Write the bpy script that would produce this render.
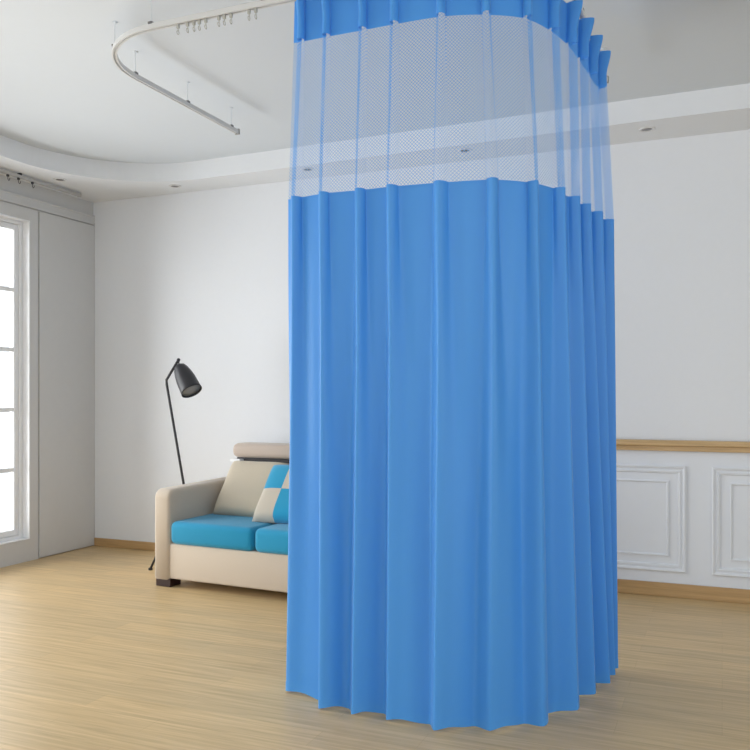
import bpy, bmesh, math, random
from mathutils import Vector, Matrix
random.seed(4)
for o in list(bpy.data.objects): bpy.data.objects.remove(o)
scene = bpy.context.scene
COL = scene.collection
R = math.radians

# ------------------------------------------------------------ camera, light
cam = bpy.data.cameras.new('camera'); cam.sensor_width = 36; cam.lens = 834/750*36
cam.shift_y = 20/750; cam.clip_start = .05
co = bpy.data.objects.new('camera', cam); COL.objects.link(co)
co.location = (0, 0, 1.15); co.rotation_euler = (R(90), 0, R(22.6))
scene.camera = co
scene.view_settings.view_transform = 'Standard'
scene.view_settings.look = 'None'
scene.view_settings.gamma = 1
scene.view_settings.exposure = 0.0
w = bpy.data.worlds.new('world'); scene.world = w; w.use_nodes = True
bgn = w.node_tree.nodes['Background']
bgn.inputs[0].default_value = (.90, .955, 1, 1); bgn.inputs[1].default_value = 1.22

def area(name, loc, rot, sx, sy, power, color=(1, 1, 1)):
    l = bpy.data.lights.new(name, 'AREA'); l.shape = 'RECTANGLE'; l.size = sx; l.size_y = sy
    l.energy = power; l.color = color
    o = bpy.data.objects.new(name, l); COL.objects.link(o); o.location = loc; o.rotation_euler = rot
    return o
# daylight falling in through the french windows of the left wall
area('window_daylight', (-4.95, 2.0, 1.35), (0, R(-90), 0), 2.2, 4.6, 165, (.97, .985, 1))
# added upward fill that brightens the ceiling, standing in for sunlit ground outside
area('ceiling_fill', (-4.95, 2.0, .55), (0, R(-128), 0), 1.0, 4.6, 48, (1, .99, .97))
# added soft fill behind the camera, brightening the room from the front
area('front_fill', (-.6, -1.6, 2.6), (R(52), 0, R(12)), 2.0, 1.2, 26, (1, .99, .97))
# added fill from the right for the curtain folds, beyond the shortened wall
area('side_fill', (3.3, .6, 1.4), (0, R(90), 0), 2.2, 3.2, 22, (.95, .98, 1))

# ------------------------------------------------------------ materials
MATS = {}
def mat(name, rgb, rough=.6, metal=0, spec=.5, sheen=0, bump=None):
    if name in MATS: return MATS[name]
    m = bpy.data.materials.new(name); m.use_nodes = True
    nt = m.node_tree; b = nt.nodes['Principled BSDF']
    b.inputs['Base Color'].default_value = (*rgb, 1); b.inputs['Roughness'].default_value = rough
    b.inputs['Metallic'].default_value = metal; b.inputs['Specular IOR Level'].default_value = spec
    if sheen: b.inputs['Sheen Weight'].default_value = sheen
    tc = nt.nodes.new('ShaderNodeTexCoord'); n = nt.nodes.new('ShaderNodeTexNoise')
    nt.links.new(tc.outputs['Object'], n.inputs['Vector'])
    sc, st, var = bump or (6, 0, .03)
    n.inputs['Scale'].default_value = sc; n.inputs['Detail'].default_value = 5
    mx = nt.nodes.new('ShaderNodeMix'); mx.data_type = 'RGBA'
    mx.inputs[6].default_value = (*[c*(1-var) for c in rgb], 1)
    mx.inputs[7].default_value = (*[min(1, c*(1+var)) for c in rgb], 1)
    nt.links.new(n.outputs['Fac'], mx.inputs[0]); nt.links.new(mx.outputs[2], b.inputs['Base Color'])
    if st:
        bp = nt.nodes.new('ShaderNodeBump'); bp.inputs['Strength'].default_value = st
        bp.inputs['Distance'].default_value = .002
        nt.links.new(n.outputs['Fac'], bp.inputs['Height']); nt.links.new(bp.outputs[0], b.inputs['Normal'])
    MATS[name] = m
    return m
wall_m = mat('wall_paint', (.765, .785, .81), .75, bump=(40, .05, .012))
ceil_m = mat('ceiling_paint', (.65, .69, .725), .8, bump=(30, .03, .01))
wains_m = mat('wainscot_paint', (.76, .79, .83), .5, bump=(20, .02, .01))
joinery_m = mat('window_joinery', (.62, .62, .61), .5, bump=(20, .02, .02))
frame_m = mat('window_white', (.85, .86, .87), .35)
rail_white = mat('track_enamel', (.62, .62, .61), .35)
chrome = mat('brushed_metal', (.6, .6, .6), .3, .9)
dark = mat('dark_metal', (.03, .03, .035), .4)
black = mat('lamp_black', (.022, .022, .027), .45)
lampgrey = mat('lamp_inside', (.30, .31, .32), .5)
beige = mat('beige_linen', (.60, .51, .405), .9, sheen=.3, bump=(260, .5, .10))
beige2 = mat('pink_beige_linen', (.52, .43, .36), .9, sheen=.3, bump=(260, .5, .10))
pillow_m = mat('pillow_linen', (.53, .46, .35), .9, sheen=.3, bump=(260, .5, .12))
turq = mat('turquoise_canvas', (.004, .27, .47), .85, sheen=.2, bump=(300, .5, .10))
legwood = mat('dark_wood', (.035, .015, .014), .4)
plastic = mat('glider_plastic', (.42, .42, .38), .4)
lens_m = mat('downlight_lens', (.22, .22, .22), .25)

def oak(name, plank, tint=(1.12, 1.12, 1.15)):
    m = bpy.data.materials.new(name); m.use_nodes = True; nt = m.node_tree; L = nt.links
    b = nt.nodes['Principled BSDF']; b.inputs['Roughness'].default_value = .36
    tc = nt.nodes.new('ShaderNodeTexCoord')
    mp = nt.nodes.new('ShaderNodeMapping'); L.new(tc.outputs['Object'], mp.inputs[0])
    mp.inputs['Scale'].default_value = (1.4, 34, 34)
    n = nt.nodes.new('ShaderNodeTexNoise'); n.inputs['Scale'].default_value = 1.6; n.inputs['Detail'].default_value = 8
    n.inputs['Roughness'].default_value = .62; n.inputs['Distortion'].default_value = .6
    L.new(mp.outputs[0], n.inputs[0])
    cr = nt.nodes.new('ShaderNodeValToRGB'); L.new(n.outputs['Fac'], cr.inputs[0])
    e = cr.color_ramp.elements
    e[0].position = .30; e[0].color = (.46*tint[0], .325*tint[1], .150*tint[2], 1)
    e[1].position = .68; e[1].color = (.68*tint[0], .50*tint[1], .265*tint[2], 1)
    out = cr.outputs[0]
    if plank:
        bt = nt.nodes.new('ShaderNodeTexBrick'); L.new(tc.outputs['Object'], bt.inputs['Vector'])
        bt.inputs['Scale'].default_value = 1; bt.inputs['Brick Width'].default_value = .92
        bt.inputs['Row Height'].default_value = .122; bt.inputs['Mortar Size'].default_value = .0009
        bt.inputs['Mortar Smooth'].default_value = .3
        bt.offset = .37; bt.inputs['Bias'].default_value = 0
        bt.inputs['Color1'].default_value = (.88, .88, .88, 1); bt.inputs['Color2'].default_value = (1.0, .98, .95, 1)
        bt.inputs['Mortar'].default_value = (.78, .74, .68, 1)
        mm = nt.nodes.new('ShaderNodeMix'); mm.data_type = 'RGBA'; mm.blend_type = 'MULTIPLY'
        mm.inputs[0].default_value = 1
        L.new(out, mm.inputs[6]); L.new(bt.outputs['Color'], mm.inputs[7]); out = mm.outputs[2]
    L.new(out, b.inputs['Base Color'])
    return m
floor_m = oak('oak_floor', True)
trim_oak = oak('oak_trim', False, (.80, .70, .62))
rail_oak = oak('oak_rail', False, (.98, .92, .90))

def cloth(name, rgb, net=False, trans=.22):
    m = bpy.data.materials.new(name); m.use_nodes = True; nt = m.node_tree; L = nt.links
    b = nt.nodes['Principled BSDF']; out = nt.nodes['Material Output']
    b.inputs['Roughness'].default_value = .48; b.inputs['Base Color'].default_value = (*rgb, 1)
    b.inputs['Specular IOR Level'].default_value = .6
    b.inputs['Sheen Weight'].default_value = .35; b.inputs['Sheen Roughness'].default_value = .4
    b.inputs['Sheen Tint'].default_value = (.6, .8, 1, 1)
    tl = nt.nodes.new('ShaderNodeBsdfTranslucent'); tl.inputs[0].default_value = (*rgb, 1)
    mx = nt.nodes.new('ShaderNodeMixShader'); mx.inputs[0].default_value = trans
    L.new(b.outputs[0], mx.inputs[1]); L.new(tl.outputs[0], mx.inputs[2]); res = mx.outputs[0]
    uv = nt.nodes.new('ShaderNodeUVMap')
    if not net:
        wv = nt.nodes.new('ShaderNodeTexNoise'); wv.inputs['Scale'].default_value = 1; wv.inputs['Detail'].default_value = 3
        mp = nt.nodes.new('ShaderNodeMapping'); mp.inputs['Scale'].default_value = (160, 3, 1)
        L.new(uv.outputs[0], mp.inputs[0]); L.new(mp.outputs[0], wv.inputs[0])
        bp = nt.nodes.new('ShaderNodeBump'); bp.inputs['Strength'].default_value = .10; bp.inputs['Distance'].default_value = .002
        L.new(wv.outputs['Fac'], bp.inputs['Height']); L.new(bp.outputs[0], b.inputs['Normal'])
    else:
        sep = nt.nodes.new('ShaderNodeSeparateXYZ'); L.new(uv.outputs[0], sep.inputs[0])
        def math_(op, a, bb=None):
            n = nt.nodes.new('ShaderNodeMath'); n.operation = op
            for i, x in enumerate((a, bb)):
                if x is None: continue
                if isinstance(x, (int, float)): n.inputs[i].default_value = x
                else: L.new(x, n.inputs[i])
            return n.outputs[0]
        k = math.pi/.0125
        a1 = math_('MULTIPLY', math_('ADD', sep.outputs[0], sep.outputs[1]), k)
        a2 = math_('MULTIPLY', math_('SUBTRACT', sep.outputs[0], sep.outputs[1]), k)
        p1 = math_('ABSOLUTE', math_('SINE', a1)); p2 = math_('ABSOLUTE', math_('SINE', a2))
        mn = math_('MINIMUM', p1, p2)
        hole = math_('GREATER_THAN', mn, .27)
        tr = nt.nodes.new('ShaderNodeBsdfTransparent')
        m2 = nt.nodes.new('ShaderNodeMixShader'); L.new(hole, m2.inputs[0])
        L.new(res, m2.inputs[1]); L.new(tr.outputs[0], m2.inputs[2]); res = m2.outputs[0]
    L.new(res, out.inputs['Surface'])
    return m
BLUE = (.082, .38, .88)
cloth_m = cloth('blue_curtain_cloth', BLUE)
hem_m = cloth('blue_hem_cloth', BLUE, trans=.18)
net_m = cloth('pale_blue_net', (.12, .40, .84), net=True, trans=.3)

def glass():
    m = bpy.data.materials.new('window_glass'); m.use_nodes = True; nt = m.node_tree
    for n in list(nt.nodes): nt.nodes.remove(n)
    o = nt.nodes.new('ShaderNodeOutputMaterial'); t = nt.nodes.new('ShaderNodeBsdfTransparent')
    g = nt.nodes.new('ShaderNodeBsdfGlossy'); g.inputs['Roughness'].default_value = .03
    f = nt.nodes.new('ShaderNodeFresnel'); f.inputs[0].default_value = 1.2
    x = nt.nodes.new('ShaderNodeMixShader')
    nt.links.new(f.outputs[0], x.inputs[0]); nt.links.new(t.outputs[0], x.inputs[1])
    nt.links.new(g.outputs[0], x.inputs[2]); nt.links.new(x.outputs[0], o.inputs[0])
    return m
glass_m = glass()

def checker():
    m = mat('checker_pillow', (.6, .55, .45), .9, sheen=.3, bump=(260, .4, .1)); nt = m.node_tree; L = nt.links
    uv = nt.nodes.new('ShaderNodeUVMap'); sep = nt.nodes.new('ShaderNodeSeparateXYZ'); L.new(uv.outputs[0], sep.inputs[0])
    def M(op, a, b):
        n = nt.nodes.new('ShaderNodeMath'); n.operation = op
        for i, x in enumerate((a, b)):
            if isinstance(x, (int, float)): n.inputs[i].default_value = x
            else: L.new(x, n.inputs[i])
        return n.outputs[0]
    a = M('FLOOR', M('MULTIPLY', sep.outputs[0], 3), 0); b = M('FLOOR', M('MULTIPLY', sep.outputs[1], 2), 0)
    s = M('MODULO', M('ADD', a, b), 2)
    mx = nt.nodes.new('ShaderNodeMix'); mx.data_type = 'RGBA'; L.new(s, mx.inputs[0])
    mx.inputs[6].default_value = (.54, .48, .39, 1); mx.inputs[7].default_value = (.004, .29, .50, 1)
    L.new(mx.outputs[2], nt.nodes['Principled BSDF'].inputs['Base Color'])
    return m

# ------------------------------------------------------------ helpers
def link(name, bm, m, parent=None, smooth=False, loc=None, rot=None):
    me = bpy.data.meshes.new(name); bm.normal_update(); bm.to_mesh(me); bm.free()
    if m: me.materials.append(m)
    if smooth:
        for p in me.polygons: p.use_smooth = True
    o = bpy.data.objects.new(name, me); COL.objects.link(o)
    if parent: o.parent = parent
    if loc: o.location = loc
    if rot: o.rotation_euler = rot
    return o
def tag(o, label=None, cat=None, group=None, kind=None):
    if label: o['label'] = label
    if cat: o['category'] = cat
    if group: o['group'] = group
    if kind: o['kind'] = kind
    return o
def thing(name, label, cat, loc=(0, 0, 0), rz=0, group=None):
    o = bpy.data.objects.new(name, None); COL.objects.link(o); o.location = loc; o.rotation_euler = (0, 0, rz)
    o.empty_display_size = .1
    return tag(o, label, cat, group)
def box(bm, x0, x1, y0, y1, z0, z1, bev=0, seg=2):
    vs = [bm.verts.new((x, y, z)) for z in (z0, z1) for y in (y0, y1) for x in (x0, x1)]
    fs = [bm.faces.new([vs[i] for i in q]) for q in ((0, 2, 3, 1), (4, 5, 7, 6), (0, 1, 5, 4), (2, 6, 7, 3), (0, 4, 6, 2), (1, 3, 7, 5))]
    if bev:
        es = list({e for f in fs for e in f.edges})
        bmesh.ops.bevel(bm, geom=es, offset=bev, segments=seg, profile=.5, affect='EDGES')
    return bm
def B(*a, **k):
    return box(bmesh.new(), *a, **k)
def tube(bm, pts, r, n=12, cap=True):
    pts = [Vector(p) for p in pts]; rs = r if isinstance(r, (list, tuple)) else [r]*len(pts)
    rings = []; prev = None
    for i, p in enumerate(pts):
        d = (pts[min(i+1, len(pts)-1)]-pts[max(i-1, 0)]).normalized()
        a = prev if prev else (Vector((0, 0, 1)) if abs(d.z) < .9 else Vector((1, 0, 0)))
        u = (a-d*a.dot(d)).normalized(); prev = u; v = d.cross(u)
        rings.append([bm.verts.new(p+(u*math.cos(t)+v*math.sin(t))*rs[i]) for t in [2*math.pi*k/n for k in range(n)]])
    for a, b in zip(rings, rings[1:]):
        for k in range(n): bm.faces.new((a[k], a[(k+1) % n], b[(k+1) % n], b[k]))
    if cap:
        bm.faces.new(rings[0][::-1]); bm.faces.new(rings[-1])
    return bm
def lathe(bm, prof, M=Matrix(), n=40, close=False):
    rings = []
    for r, z in prof:
        rings.append([bm.verts.new(M @ Vector((r*math.cos(2*math.pi*k/n), r*math.sin(2*math.pi*k/n), z))) for k in range(n)])
    prs = list(zip(rings, rings[1:])) + ([(rings[-1], rings[0])] if close else [])
    for a, b in prs:
        for k in range(n): bm.faces.new((a[k], a[(k+1) % n], b[(k+1) % n], b[k]))
    if not close:
        bm.faces.new(rings[0][::-1]); bm.faces.new(rings[-1])
    return bm
def sweep(bm, path, prof, closed_ends=True):
    """profile (list of (side, z)) along a horizontal path"""
    rings = []
    for i, p in enumerate(path):
        d = (Vector(path[min(i+1, len(path)-1)])-Vector(path[max(i-1, 0)])); d.z = 0; d.normalize()
        s = Vector((d.y, -d.x, 0))
        rings.append([bm.verts.new(Vector(p)+s*a+Vector((0, 0, b))) for a, b in prof])
    n = len(prof)
    for a, b in zip(rings, rings[1:]):
        for k in range(n): bm.faces.new((a[k], b[k], b[(k+1) % n], a[(k+1) % n]))
    bm.faces.new(rings[0]); bm.faces.new(rings[-1][::-1])
    bmesh.ops.recalc_face_normals(bm, faces=bm.faces)
    return bm
def copy_tree(o, parent=None):
    c = o.copy(); COL.objects.link(c); c.parent = parent
    for ch in list(o.children): copy_tree(ch, c)
    return c
def struct(o): return tag(o, kind='structure')

# ------------------------------------------------------------ room
XL, YB, ZS, ZC = -4.44, 5.06, 2.62, 2.745
XR, YF = 3.0, -2.6
struct(link('floor', B(XL-.15, XR+.15, YF, YB+.15, -.1, 0), floor_m))
struct(link('wall_back', B(XL-.15, XR+.15, YB, YB+.15, 0, 2.95), wall_m))
struct(link('wall_right', B(XR, XR+.15, 2.6, YB, 0, 2.95), wall_m))
# raised ceiling and its lower rim with a rounded inner corner
struct(link('ceiling', B(XL-.15, XR+.15, YF, YB+.15, ZC, ZC+.15), ceil_m))
def soffit():
    bm = bmesh.new()
    xi, yi, r = -4.09, 4.78, .78
    inner = [(xi, YF)] + [(xi+r-r*math.cos(t), yi-r+r*math.sin(t)) for t in [k*math.pi/2/24 for k in range(25)]]
    inner += [(-2.0, 4.745), (-.4, 4.685), (XR, 4.63)]
    outer = [(XL, YF)]+[(XL, y) for y in [k*.0 + YF+(YB-YF)*k/13 for k in range(1, 13)]]+[(XL, YB)]
    n = len(inner)
    # outer path with the same number of points
    out = []
    for i, (x, y) in enumerate(inner):
        if i == 0: out.append((XL, YF))
        elif i <= 13: out.append((XL, max(y, YF) if i < 13 else YB))
        elif i == n-1: out.append((XR, YB))
        else: out.append((x, YB))
    vt = []
    for z in (ZS, ZC):
        vt.append(([bm.verts.new((x, y, z)) for x, y in inner], [bm.verts.new((x, y, z)) for x, y in out]))
    (i0, o0), (i1, o1) = vt
    for k in range(n-1):
        bm.faces.new((i0[k], i0[k+1], o0[k+1], o0[k])); bm.faces.new((i1[k], o1[k], o1[k+1], i1[k+1]))
        bm.faces.new((i0[k], i1[k], i1[k+1], i0[k+1])); bm.faces.new((o0[k], o0[k+1], o1[k+1], o1[k]))
    bm.faces.new((i0[0], o0[0], o1[0], i1[0])); bm.faces.new((i0[-1], i1[-1], o1[-1], o0[-1]))
    bmesh.ops.recalc_face_normals(bm, faces=bm.faces)
    return bm
struct(link('trim_1', soffit(), mat('soffit_lit_tone', (.77, .79, .81), .8, bump=(30, .03, .01))))  # lighter than the ceiling: the soffit's brighter light is put into its colour

# left wall: tall french windows (two unseen, added for light) let into pale joinery
WIN = [(2.70, 4.42), (.70, 2.42), (-1.30, .42)]
WZ0, WZ1 = .15, 2.36
def wall_left():
    bm = bmesh.new()
    x0, x1 = XL-.15, XL
    box(bm, x0, x1, YF, YB, 0, WZ0); box(bm, x0, x1, YF, YB, WZ1, 2.95)
    ys = [YF]
    for a, b in sorted(WIN): ys += [a, b]
    ys.append(YB)
    for a, b in zip(ys[::2], ys[1::2]): box(bm, x0, x1, a, b, WZ0, WZ1)
    return bm
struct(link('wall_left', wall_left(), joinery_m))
# flat casing round the windows, closing panel towards the corner, stepped head moulding
def casing():
    bm = bmesh.new(); x0, x1 = XL, XL+.008
    box(bm, x0, x1, YF, 4.495, WZ1, 2.44); box(bm, x0, x1, YF, 4.495, .0, WZ0)
    for a, b in ((4.42, 4.495), (2.42, 2.70), (.42, .70), (YF, -1.30)): box(bm, x0, x1, a, b, WZ0, WZ1)
    return bm
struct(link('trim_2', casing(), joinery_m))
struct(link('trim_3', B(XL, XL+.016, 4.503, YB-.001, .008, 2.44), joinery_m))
bm = bmesh.new()
box(bm, XL, XL+.022, YF, YB-.001, 2.446, 2.462, .004); box(bm, XL, XL+.014, YF, YB-.001, 2.462, 2.505); box(bm, XL, XL+.020, YF, YB-.001, 2.505, 2.520, .005)
struct(link('trim_4', bm, joinery_m))
# windows
for i, (a, b) in enumerate(WIN):
    e = bpy.data.objects.new('window_%d' % (i+1), None); COL.objects.link(e); e.location = (XL, (a+b)/2, WZ0); struct(e)
    h = (b-a)/2-.002; H = WZ1-WZ0-.002
    bm = bmesh.new()
    for (y0, y1, z0, z1) in ((-h, -h+.030, .002, H), (h-.030, h, .002, H), (-h+.030, h-.030, .002, .030), (-h+.030, h-.030, H-.03, H)):
        box(bm, -.12, -.05, y0, y1, z0, z1, .003)
    link('window_frame', bm, frame_m, e)
    bm = bmesh.new()
    for (y0, y1, z0, z1) in ((-h, -h+.006, .002, H), (h-.006, h, .002, H), (-h+.006, h-.006, .002, .008), (-h+.006, h-.006, H-.006, H)):
        box(bm, -.049, .010, y0, y1, z0, z1)
    link('jamb_lining', bm, frame_m, e)
    for s in (-1, 1):
        y0, y1 = (-h+.031, -.002) if s < 0 else (.002, h-.031)
        bm = bmesh.new()
        for q in ((y0, y0+.036, .031, H-.031), (y1-.036, y1, .031, H-.031), (y0+.036, y1-.036, .031, .070), (y0+.036, y1-.036, H-.068, H-.031)):
            box(bm, -.11, -.065, *q, .004)
        sash = link('sash', bm, frame_m, e)
        g0, g1, z0, z1 = y0+.036, y1-.036, .070, H-.068
        link('pane', B(-.088, -.083, g0, g1, z0, z1), glass_m, sash)
        for k in range(1, 5):
            z = z0+(z1-z0)*k/5
            link('glazing_bar', B(-.100, -.07, g0, g1, z-.014, z+.014, bev=.003), frame_m, sash)
# baseboards and wainscot
XW = -1.45
struct(link('baseboard_back', B(XL+.02, XW, YB-.014, YB, 0, .062, bev=.003), trim_oak))
struct(link('trim_5', B(XW, XR, YB-.02, YB, .0, .86), wains_m))
struct(link('baseboard_right', B(XW, XR, YB-.036, YB-.02, 0, .078, bev=.003), trim_oak))
def chair_rail():
    bm = bmesh.new()
    box(bm, XW-.01, XR, YB-.075, YB, .862, .893, .006); box(bm, XW-.005, XR, YB-.052, YB, .832, .862, .004)
    return bm
struct(link('trim_6', chair_rail(), rail_oak))
def frame_mould(bm, x0, x1, z0, z1, y, wd, prof):
    """mitred picture-frame moulding; prof = (fraction of width, projection)"""
    for k in range(len(prof)-1):
        (a, pa), (b, pb) = prof[k], prof[k+1]
        for (c0, c1, ins) in (((x0, z0), (x1, z0), 0),):
            pass
        ra = [(x0+a*wd, z0+a*wd), (x1-a*wd, z0+a*wd), (x1-a*wd, z1-a*wd), (x0+a*wd, z1-a*wd)]
        rb = [(x0+b*wd, z0+b*wd), (x1-b*wd, z0+b*wd), (x1-b*wd, z1-b*wd), (x0+b*wd, z1-b*wd)]
        va = [bm.verts.new((p[0], y-pa, p[1])) for p in ra]; vb = [bm.verts.new((p[0], y-pb, p[1])) for p in rb]
        for j in range(4): bm.faces.new((va[j], va[(j+1) % 4], vb[(j+1) % 4], vb[j]))
bm = bmesh.new()
MP = [(0, 0), (0, .011), (.18, .016), (.36, .012), (.42, .006), (.62, .006), (.70, .012), (.9, .010), (1, 0)]
YW = YB-.02
for x0, x1 in ((-1.32, -.188), (-.054, .90), (1.03, 1.98), (2.11, 2.9)):
    frame_mould(bm, x0, x1, .141, .748, YW, .045, MP)
    frame_mould(bm, x0+.093, x1-.093, .228, .662, YW, .014, [(0, 0), (0, .007), (.5, .009), (1, .004), (1, 0)])
bmesh.ops.recalc_face_normals(bm, faces=bm.faces)
struct(link('trim_7', bm, wains_m))

# ------------------------------------------------------------ curtain track on the ceiling
TZ = 2.63
XT, YT, XQ, RT = -2.517, 2.75, -.505, .40
path = [(XT, 4.03, TZ), (XT, YT+RT, TZ)]
path += [(XT+RT-RT*math.cos(t), YT+RT-RT*math.sin(t), TZ) for t in [math.pi/2*k/16 for k in range(1, 17)]]
path += [(XQ-RT+RT*math.sin(t), YT+RT-RT*math.cos(t), TZ) for t in [math.pi/2*k/16 for k in range(0, 17)]]
path += [(XQ, 4.03, TZ)]
tr = thing('curtain_track', 'white U shaped curtain track hung just below the ceiling', 'curtain track', (XT, 4.03, TZ))
off = Vector((-XT, -4.03, -TZ))
def loc(pts): return [Vector(p)+off for p in pts]
CP = [(-.006, .013), (.006, .013), (.007, .009), (.011, .007), (.011, -.012), (.004, -.012), (.004, -.006), (-.004, -.006), (-.004, -.012), (-.011, -.012), (-.011, .007), (-.007, .009)]
link('rail', sweep(bmesh.new(), loc(path), CP), rail_white, tr)
for p in ((XT, 4.03), (XQ, 4.03)):
    q = Vector((p[0], p[1], TZ))+off
    link('end_cap', B(q.x-.014, q.x+.014, q.y-.004, q.y+.010, q.z-.016, q.z+.016, bev=.003), mat('track_cap', (.35, .35, .34), .5), tr)
for (x, y) in ((XT, 3.97), (XT, 3.56), (XT, 3.15), (XT+RT*.293, YT+RT*.293), (-2.12, YT), (-1.60, YT), (-1.0, YT), (XQ, 3.3), (XQ, 3.95)):
    q = Vector((x, y, TZ))+off
    bm = tube(bmesh.new(), [q+Vector((0, 0, .018)), q+Vector((0, 0, ZC-TZ-.004))], .0016, 8)
    rod = link('drop_rod', bm, ceil_m, tr)
    link('ceiling_plate', lathe(bmesh.new(), [(.010, ZC-TZ-.004), (.010, ZC-TZ)], Matrix.Translation((q.x, q.y, q.z)), 16), ceil_m, rod)
    link('clamp', B(q.x-.010, q.x+.010, q.y-.010, q.y+.010, q.z+.010, q.z+.020, bev=.002), mat('clamp_grey', (.16, .16, .16), .5), tr)
# free gliders waiting on the track
def glider(label, loc_, group, m, rz=0):
    t = thing('curtain_glider', label, 'curtain glider', loc_, rz, group)
    link('roller', B(-.006, .006, -.005, .005, -.004, .012, bev=.002), m, t)
    bm = bmesh.new(); pts = [(0, 0, -.003)]+[(0, .007*math.sin(a), -.012-.008*(1-math.cos(a))) for a in [2*math.pi*k/12 for k in range(1, 12)]]
    tube(bm, pts, .0018, 6); link('eye', bm, m, t)
    return t
gx = [(-1.990, 'single white glider hanging alone, nearest the rounded corner of the ceiling track'),
      (-1.945, 'first white glider of the group of four on the front leg of the track'),
      (-1.915, 'second white glider of the group of four on the front leg of the track'),
      (-1.890, 'third white glider of the group of four on the front leg of the track'),
      (-1.860, 'fourth white glider of the group of four on the front leg of the track'),
      (-1.800, 'leftmost glider of the three bunched midway on the front leg of the track'),
      (-1.775, 'middle glider of the three bunched midway on the front leg of the track'),
      (-1.745, 'rightmost glider of the three bunched midway on the front leg of the track'),
      (-1.665, 'left one of the two gliders nearest the blue curtain on the track'),
      (-1.635, 'right one of the two gliders nearest the blue curtain on the track')]
g0 = None
for x, lb in gx:
    if g0 is None: g0 = g = glider(lb, (x, YT, TZ-.024), 'free gliders on the ceiling track', plastic)
    else: g = copy_tree(g0); g.location = (x, YT, TZ-.024); g['label'] = lb

# ------------------------------------------------------------ the blue privacy curtain
ZT, ZB, ZM, ZH = 2.607, 2.455, 1.873, .010
band = [(-1.429, 2.705), (-1.325, 2.703), (-1.182, 2.703), (-1.061, 2.702), (-.888, 2.709), (-.735, 2.757), (-.605, 2.845), (-.534, 2.981), (-.495, 3.133), (-.476, 3.289), (-.463, 3.457), (-.450, 3.628)]
midl = [(-1.448, 2.692), (-1.322, 2.667), (-1.180, 2.672), (-1.059, 2.669), (-.886, 2.683), (-.705, 2.716), (-.578, 2.812), (-.507, 2.944), (-.479, 3.099), (-.460, 3.237), (-.435, 3.388), (-.413, 3.56)]
heml = [(-1.556, 2.840), (-1.359, 2.725), (-1.225, 2.719), (-1.092, 2.720), (-.908, 2.696), (-.731, 2.765), (-.570, 2.872), (-.485, 3.067), (-.449, 3.257), (-.412, 3.400), (-.404, 3.510), (-.402, 3.600)]
def cr(P, u):
    n = len(P); i = max(0, min(n-2, int(math.floor(u)))); f = u-i
    g = lambda k: Vector(P[k]) if 0 <= k < n else (Vector(P[0])*2-Vector(P[1]) if k < 0 else Vector(P[-1])*2-Vector(P[-2]))
    a, b, c, d = g(i-1), g(i), g(i+1), g(i+2)
    if f < 0: return b+(c-b)*f
    if f > 1: return c+(c-b)*(f-1)
    return .5*((2*b)+(c-a)*f+(2*a-5*b+4*c-d)*f*f+(-a+3*b-3*c+d)*f**3)
def sm(t): t = max(0, min(1, t)); return t*t*(3-2*t)
rnd = [random.uniform(-1, 1) for _ in range(40)]
def lerp(a, b, t): return a+(b-a)*t
def env(u, z):
    b, m, h = cr(band, u), cr(midl, u), cr(heml, u)
    if z >= ZM: return m+(b-m)*((z-ZM)/(ZB-ZM))
    t = (ZM-z)/(ZM-ZH)
    return m+(h-m)*(t**1.15)
def point(u, z):
    p = env(u, z); q = env(u+.03, z); r_ = env(u-.03, z)
    d = (q-r_).normalized(); n = Vector((d.y, -d.x))          # outward, towards the viewer
    i = math.floor(u); f = u-i
    t = (ZM-z)/(ZM-ZH)                                          # 0 at the net's lower edge, 1 at the hem
    if z > ZM:
        k = (z-ZM)/(ZB-ZM); k1 = sm(min(1, k))
        wr, wl, A = lerp(.115, .080, k1), lerp(.095, .075, k1), lerp(.036, .034, k1)
    else:
        tt = sm(t*1.3); wr, wl, A = lerp(.115, .38, tt), lerp(.095, .12, tt), lerp(.036, .060, tt)
    wr *= 1+.22*rnd[i+3]*sm(t*2); wl *= 1+.2*rnd[i+17]*sm(t*2)
    right_side = sm((u-5.5)/2)
    A *= 1+.15*right_side
    pk = max(math.exp(-abs(f/wr)**2.0), math.exp(-abs((1-f)/wl)**2.0))
    # broad secondary swell in the wide panels
    sw = .13*math.sin(math.pi*f)**2*math.sin(math.pi*2*f+rnd[i+9]*2)*sm(t*2+.2) if z < ZM else 0
    o = A*(1-pk)-A*sw
    # pinch pleats: the tops of the pleats kick outwards
    if z > ZB:
        kk = (z-ZB)/(ZT-ZB); o -= pk*(.020*sm((kk-.30)/.70)); o += -.004*kk
    p = p-n*o
    # the ridges fold a little over to the right on the cloth below
    p = p+d*(.006*pk*sm(t*3) if z < ZM else 0)
    # below the pinch the cloth is tucked in behind each pleat (an omega fold)
    tuck = 1 if z >= ZM else 1-sm(t*3.2)
    if tuck > 0:
        if f < .5: x, sg, w_ = f, 1, wr
        else: x, sg, w_ = 1-f, -1, wl
        q_ = x/w_
        shift = .006*q_*math.exp(-q_*q_)*2 - .017*sm((q_-.9)/1.0)*(1-x/.5)**1.5
        p = p+d*(sg*shift*tuck)
    zz = z
    if z <= ZM+1e-6: zz += .006*math.sin(2*math.pi*f)*(t**6)
    return Vector((p.x, p.y, zz))
cur = thing('privacy_curtain', 'tall pleated blue hospital curtain with a net top, hanging to the floor', 'curtain', (-.9, 2.75, 0))
U0, U1, PER = -.42, 11.35, 46
# denser columns near each ridge
us = []
NU = int((U1-U0)*PER)
for k in range(NU+1):
    u = U0+(U1-U0)*k/NU; i = math.floor(u+.5); f = u-i
    us.append(i+math.copysign(.5*(abs(f)*2)**1.5, f))
us = sorted(set(us))
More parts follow.
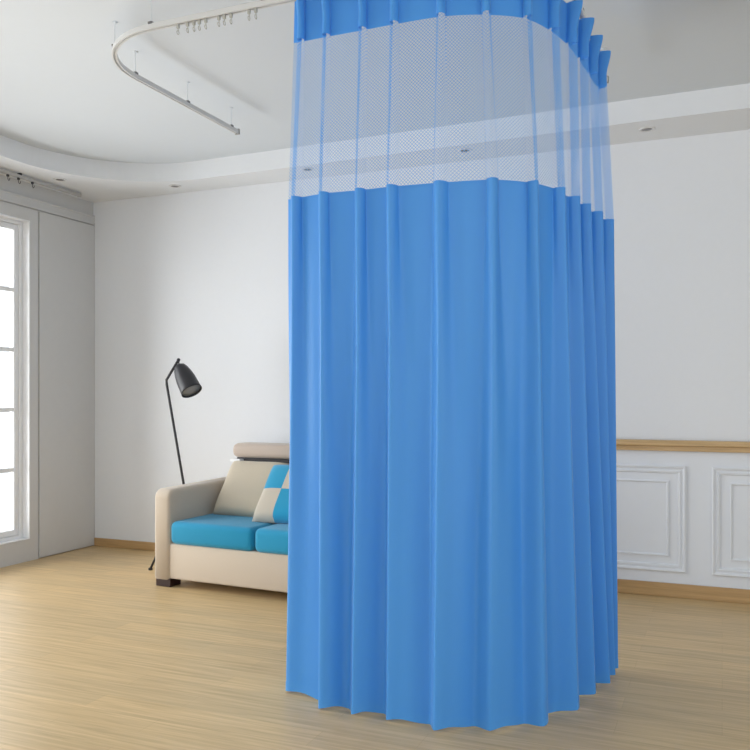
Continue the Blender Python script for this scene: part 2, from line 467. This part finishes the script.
# arc length for the weave coordinates, with the pleats unfolded
arc = [0]
for a, b in zip(us, us[1:]): arc.append(arc[-1]+(point(b, 2.2)-point(a, 2.2)).length)
def sheet(name, zs, m, thick, extra=0):
    bm = bmesh.new(); uvl = bm.loops.layers.uv.new('UVMap'); g = []
    for z in zs:
        row = []
        for u in us:
            p = point(u, z)
            if extra:
                q = env(u+.03, z)-env(u-.03, z); q.normalize(); p = p+Vector((q.y, -q.x, 0))*extra
            row.append(bm.verts.new(p-Vector((-.9, 2.75, 0))))
        g.append(row)
    for j in range(len(zs)-1):
        for i in range(len(us)-1):
            f = bm.faces.new((g[j][i], g[j][i+1], g[j+1][i+1], g[j+1][i]))
            for l, (ii, jj) in zip(f.loops, ((i, j), (i+1, j), (i+1, j+1), (i, j+1))): l[uvl].uv = (arc[ii], zs[jj])
    o = link(name, bm, m, cur, True)
    if thick:
        md = o.modifiers.new('thickness', 'SOLIDIFY'); md.thickness = thick; md.offset = 0; md.use_rim = False
    return o
lin = lambda a, b, n: [a+(b-a)*k/n for k in range(n+1)]
tag(sheet('header_band', lin(ZT, ZB, 14), cloth_m, .0016), 'plain blue pleated header')
tag(sheet('net_panel', lin(ZB, ZM, 12), net_m, 0), 'see-through pale net')
body = sheet('drape', lin(ZM, .045, 40), cloth_m, .0012)
sheet('hem', lin(.046, ZH, 4), hem_m, .0014, .0010)
sheet('net_binding', [ZM+.003, ZM-.003], cloth_m, .0004, .0010)
# one hook per pleat links the curtain to a glider in the track
for i in range(12):
    p = point(i+.02, ZT-.01); e = env(i, ZB)
    d = (env(i+.03, ZB)-env(i-.03, ZB)).normalized(); n = Vector((d.y, -d.x, 0))
    c = Vector((e.x, e.y, 0))-n*.044-Vector((-.9, 2.75, 0))
    bm = bmesh.new()
    pts = [c+Vector((0, 0, TZ-.013)), c+Vector((0, 0, TZ-.034)), c+n*.010+Vector((0, 0, TZ-.042)), c+n*.018+Vector((0, 0, TZ-.034))]
    tube(bm, pts, .0018, 6); link('hook', bm, rail_white, cur)

# ------------------------------------------------------------ window curtain rail, upper left
XRL, ZRL = -4.30, 2.598
wr = thing('window_curtain_rail', 'grey metal curtain rail under the ceiling above the left window', 'curtain rail', (XRL, 4.75, ZRL))
link('rail', B(-.011, .011, -5.2, 0, -.010, .010, bev=.002), mat('rail_grey', (.5, .5, .49), .4, .3), wr)
link('end_stop', B(-.014, .014, -.002, .012, -.013, .013, bev=.002), mat('rail_grey', (.5, .5, .49)), wr)
for y in (-.55, -1.3, -2.5, -3.8):
    link('bracket', B(-.014, .014, y-.008, y+.008, .008, ZS-ZRL, bev=.002), dark, wr)
for k, (y, lb) in enumerate(((3.98, 'dark curtain hook at the left edge of the photo on the window rail'), (4.10, 'dark curtain hook second from the left edge on the window rail'), (4.19, 'dark curtain hook third from the left edge on the window rail'), (4.31, 'dark curtain hook nearest the corner of the room on the window rail'))):
    t = thing('curtain_hook', lb, 'curtain hook', (XRL, y, ZRL-.012), 0, 'hooks on the window curtain rail')
    link('runner', B(-.006, .006, -.008, .008, -.012, .004, bev=.002), dark, t)
    bm = tube(bmesh.new(), [(0, 0, -.010), (0, .001, -.028), (0, .008, -.036), (0, .016, -.030), (0, .016, -.018)], .0022, 6)
    link('wire_hook', bm, dark, t)

# ------------------------------------------------------------ downlights
DL = [(-4.165, 4.42, 'recessed ceiling downlight above the left wall window side'),
      (-3.55, 4.87, 'recessed ceiling downlight nearest the far left corner of the back wall'),
      (-2.49, 4.84, 'recessed ceiling downlight seen through the left end of the curtain net'),
      (-1.425, 4.83, 'recessed ceiling downlight seen through the middle of the curtain net'),
      (-.383, 4.83, 'recessed ceiling downlight to the right of the blue curtain')]
d0 = None
for x, y, lb in DL:
    if d0 is None:
        d0 = t = thing('ceiling_downlight', lb, 'ceiling light', (x, y, ZS), 0, 'downlights in the lowered ceiling rim')
        link('rim', lathe(bmesh.new(), [(.030, 0), (.043, 0), (.043, -.003), (.038, -.006), (.031, -.006), (.028, -.002)], n=32, close=True), mat('rim_white', (.7, .7, .7), .4), t, True)
        link('lamp_face', lathe(bmesh.new(), [(.0285, -.0015), (.024, -.004), (.010, -.006), (.002, -.0063)], n=32), lens_m, t, True)
    else:
        t = copy_tree(d0); t.location = (x, y, ZS); t['label'] = lb

# ------------------------------------------------------------ sofa
def cushion(w_, d_, h_, puff=.5, e=.10, n=22, uv=False, flat_bottom=False):
    """soft rectangular pad, origin at the centre; w x, d y, h z"""
    bm = bmesh.new(); uvl = bm.loops.layers.uv.new('UVMap'); g = {}
    for s in (1, -1):
        for i in range(n+1):
            for j in range(n+1):
                a, b = -1+2*i/n, -1+2*j/n
                edge = i in (0, n) or j in (0, n)
                if s == -1 and edge: g[s, i, j] = g[1, i, j]; continue
                k = ((1-abs(a)**puff_p(puff))*(1-abs(b)**puff_p(puff)))**.42
                x = a*w_/2*(1-e*.25*(1-abs(b))*abs(a)); y = b*d_/2*(1-e*.25*(1-abs(a))*abs(b))
                g[s, i, j] = bm.verts.new((x, y, s*h_/2*k))
    for s in (1, -1):
        for i in range(n):
            for j in range(n):
                q = [(i, j), (i+1, j), (i+1, j+1), (i, j+1)]
                if s < 0: q = q[::-1]
                f = bm.faces.new([g[s, a, b] for a, b in q])
                for l, (a, b) in zip(f.loops, q): l[uvl].uv = (a/n*.999, b/n*.999)
    return bm
def puff_p(p): return 2+8*(1-p)
sofa = thing('sofa', 'beige fabric two seat sofa with turquoise seat cushions against the back wall', 'sofa', (-3.165, 4.13, 0), R(-3.5))
W, D, AW = 1.44, .84, .118
def part(name, bm, m, smooth=True, label=None, parent=None):
    o = link(name, bm, m, parent or sofa, smooth)
    if label: o['label'] = label
    return o
part('base', B(.02, W-.02, .012, D, .05, .262, bev=.012), beige)
def arm(x0):
    # padded arm: rounded front upper corner and soft edges
    prof = [(0, .045), (D, .045), (D, .60)]
    for k in range(9):
        t = math.pi/2*k/8; prof.append((.055-.055*math.sin(t), .53+.055*math.cos(t)))
    bm = bmesh.new()
    a = [bm.verts.new((x0, y, z)) for y, z in prof]; b = [bm.verts.new((x0+AW, y, z)) for y, z in prof]
    bm.faces.new(a); bm.faces.new(b[::-1])
    for k in range(len(prof)): bm.faces.new((a[k], b[k], b[(k+1) % len(prof)], a[(k+1) % len(prof)]))
    bmesh.ops.recalc_face_normals(bm, faces=bm.faces)
    es = [e for e in bm.edges if abs(e.verts[0].co.x-e.verts[1].co.x) < 1e-5]
    bmesh.ops.bevel(bm, geom=es, offset=.022, segments=4, profile=.5, affect='EDGES')
    return bm
for x in (0, W-AW):
    part('arm', arm(x), beige)
part('backrest', B(AW+.002, W-AW-.002,   .66, D+.01, .26, .70, bev=.04, seg=4), beige)
cw = (W-2*AW-.004)/2
for k in range(2):
    x0 = AW+.002+k*cw
    bm = B(x0, x0+cw-.006, -.004, .61, .258, .397, bev=.036, seg=6)
    part('seat_cushion', bm, turq, True, 'turquoise canvas seat cushion')
    bm = B(x0+(.012 if k == 0 else .004), x0+cw-.006, .60, .79, .738, .832, bev=.038, seg=6)
    hr = part('headrest', bm, beige2, True)
    bm = B(x0+.03, x0+cw-.03, .64, .74, .700, .737, bev=.004)
    part('headrest_hinge', bm, dark, False, 'black metal headrest hinge bar', hr)
    bm = B(x0+.005, x0+.085, .60, .65, .708, .728, bev=.004)
    part('hinge_cap', bm, frame_m, False, 'white plastic hinge end', hr)
for (x, y) in ((.01, .008), (W-.12, .008), (.01, D-.12), (W-.12, D-.12)):
    part('leg', B(x, x+.11, y, y+.10, 0, .05, bev=.004), legwood, False, 'dark brown wooden foot')

def pillow(name, label, w_, d_, h_, m, loc_, lean, rz, roll=0):
    bm = cushion(w_, d_, h_, .55)
    o = link(name, bm, m, None, True)
    o.rotation_mode = 'XYZ'
    M = Matrix.Translation(loc_) @ Matrix.Rotation(rz, 4, 'Z') @ Matrix.Rotation(R(90)-lean, 4, 'X') @ Matrix.Rotation(roll, 4, 'Z')
    o.matrix_world = M
    tag(o, label, 'pillow', 'pillows on the sofa')
    return o
pillow('throw_pillow', 'plain beige throw pillow leaning in the left corner of the sofa', .43, .40, .13, pillow_m, (-2.755, 4.585, .553), R(36), R(-3))
pillow('throw_pillow', 'turquoise and beige checked throw pillow leaning beside the curtain', .48, .40, .13, checker(), (-2.335, 4.405, .556), R(38), R(-3))

# ------------------------------------------------------------ floor lamp
lamp = thing('floor_lamp', 'black tripod floor lamp with a tilted cone shade behind the sofa', 'floor lamp', (-3.23, 4.70, 0))
LO = Vector((-3.23, 4.70, 0))
def cam_pt(px, py, d):     # a point of the lamp measured from the viewpoint, d metres away
    th = R(22.6); X = (px-375)/834*d
    return Vector((X*math.cos(th)-d*math.sin(th), X*math.sin(th)+d*math.cos(th), 1.15+(395-py)/834*d))-LO
tip, bend, mid = cam_pt(178.5, 360, 5.46), cam_pt(166, 380, 5.52), cam_pt(185, 492, 5.60)
foot = bend+(mid-bend)*((bend.z-.008)/(bend.z-mid.z))
link('pole', tube(bmesh.new(), [foot, mid, bend+(mid-bend)*.04, bend+(mid-bend)*.005+(tip-bend)*.03, tip], .0085, 12), black, lamp, True)
fa = cam_pt(150.5, 570, 5.48); fa.z = .008
fb = Vector((-3.34, 4.93, .008))-LO
for f_ in (fa, fb):
    lg = link('leg', tube(bmesh.new(), [f_, mid], .0075, 10), black, lamp, True)
for f_ in (fa, fb, foot):
    link('foot_pad', lathe(bmesh.new(), [(.014, -.008), (.014, .004), (.009, .008)], Matrix.Translation(f_), 16), black, lamp)
link('joint', lathe(bmesh.new(), [(.002, -.012), (.009, -.009), (.013, 0), (.009, .009), (.002, .012)], Matrix.Translation(tip), 16), black, lamp, True)
# shade axis from its neck to the centre of the rim
sa, sb = cam_pt(178.8, 365, 5.46), cam_pt(191.8, 391.5, 5.38)
ax = (sb-sa).normalized(); LEN = (sb-sa).length
q = Vector((0, 0, 1)).rotation_difference(ax).to_matrix().to_4x4()
MS = Matrix.Translation(sa) @ q
prof = [(.006, 0), (.022, .004), (.037, .015), (.048, .038), (.057, .075), (.064, .12), (.068, LEN-.02), (.070, LEN),
        (.0685, LEN), (.066, LEN-.02), (.062, .12), (.055, .075), (.046, .040), (.034, .019), (.004, .006)]
shade = link('lamp_shade', lathe(bmesh.new(), prof, MS, 40), black, lamp, True)
bd = link('baffle', lathe(bmesh.new(), [(.0655, LEN-.016), (.0655, LEN-.013), (.02, LEN-.012), (.001, LEN-.012)], MS, 40), lampgrey, shade, True)
bd['label'] = 'grey disc inside the shade mouth'
link('shade_link', tube(bmesh.new(), [tip, sa+ax*.006], .0045, 8), black, lamp)
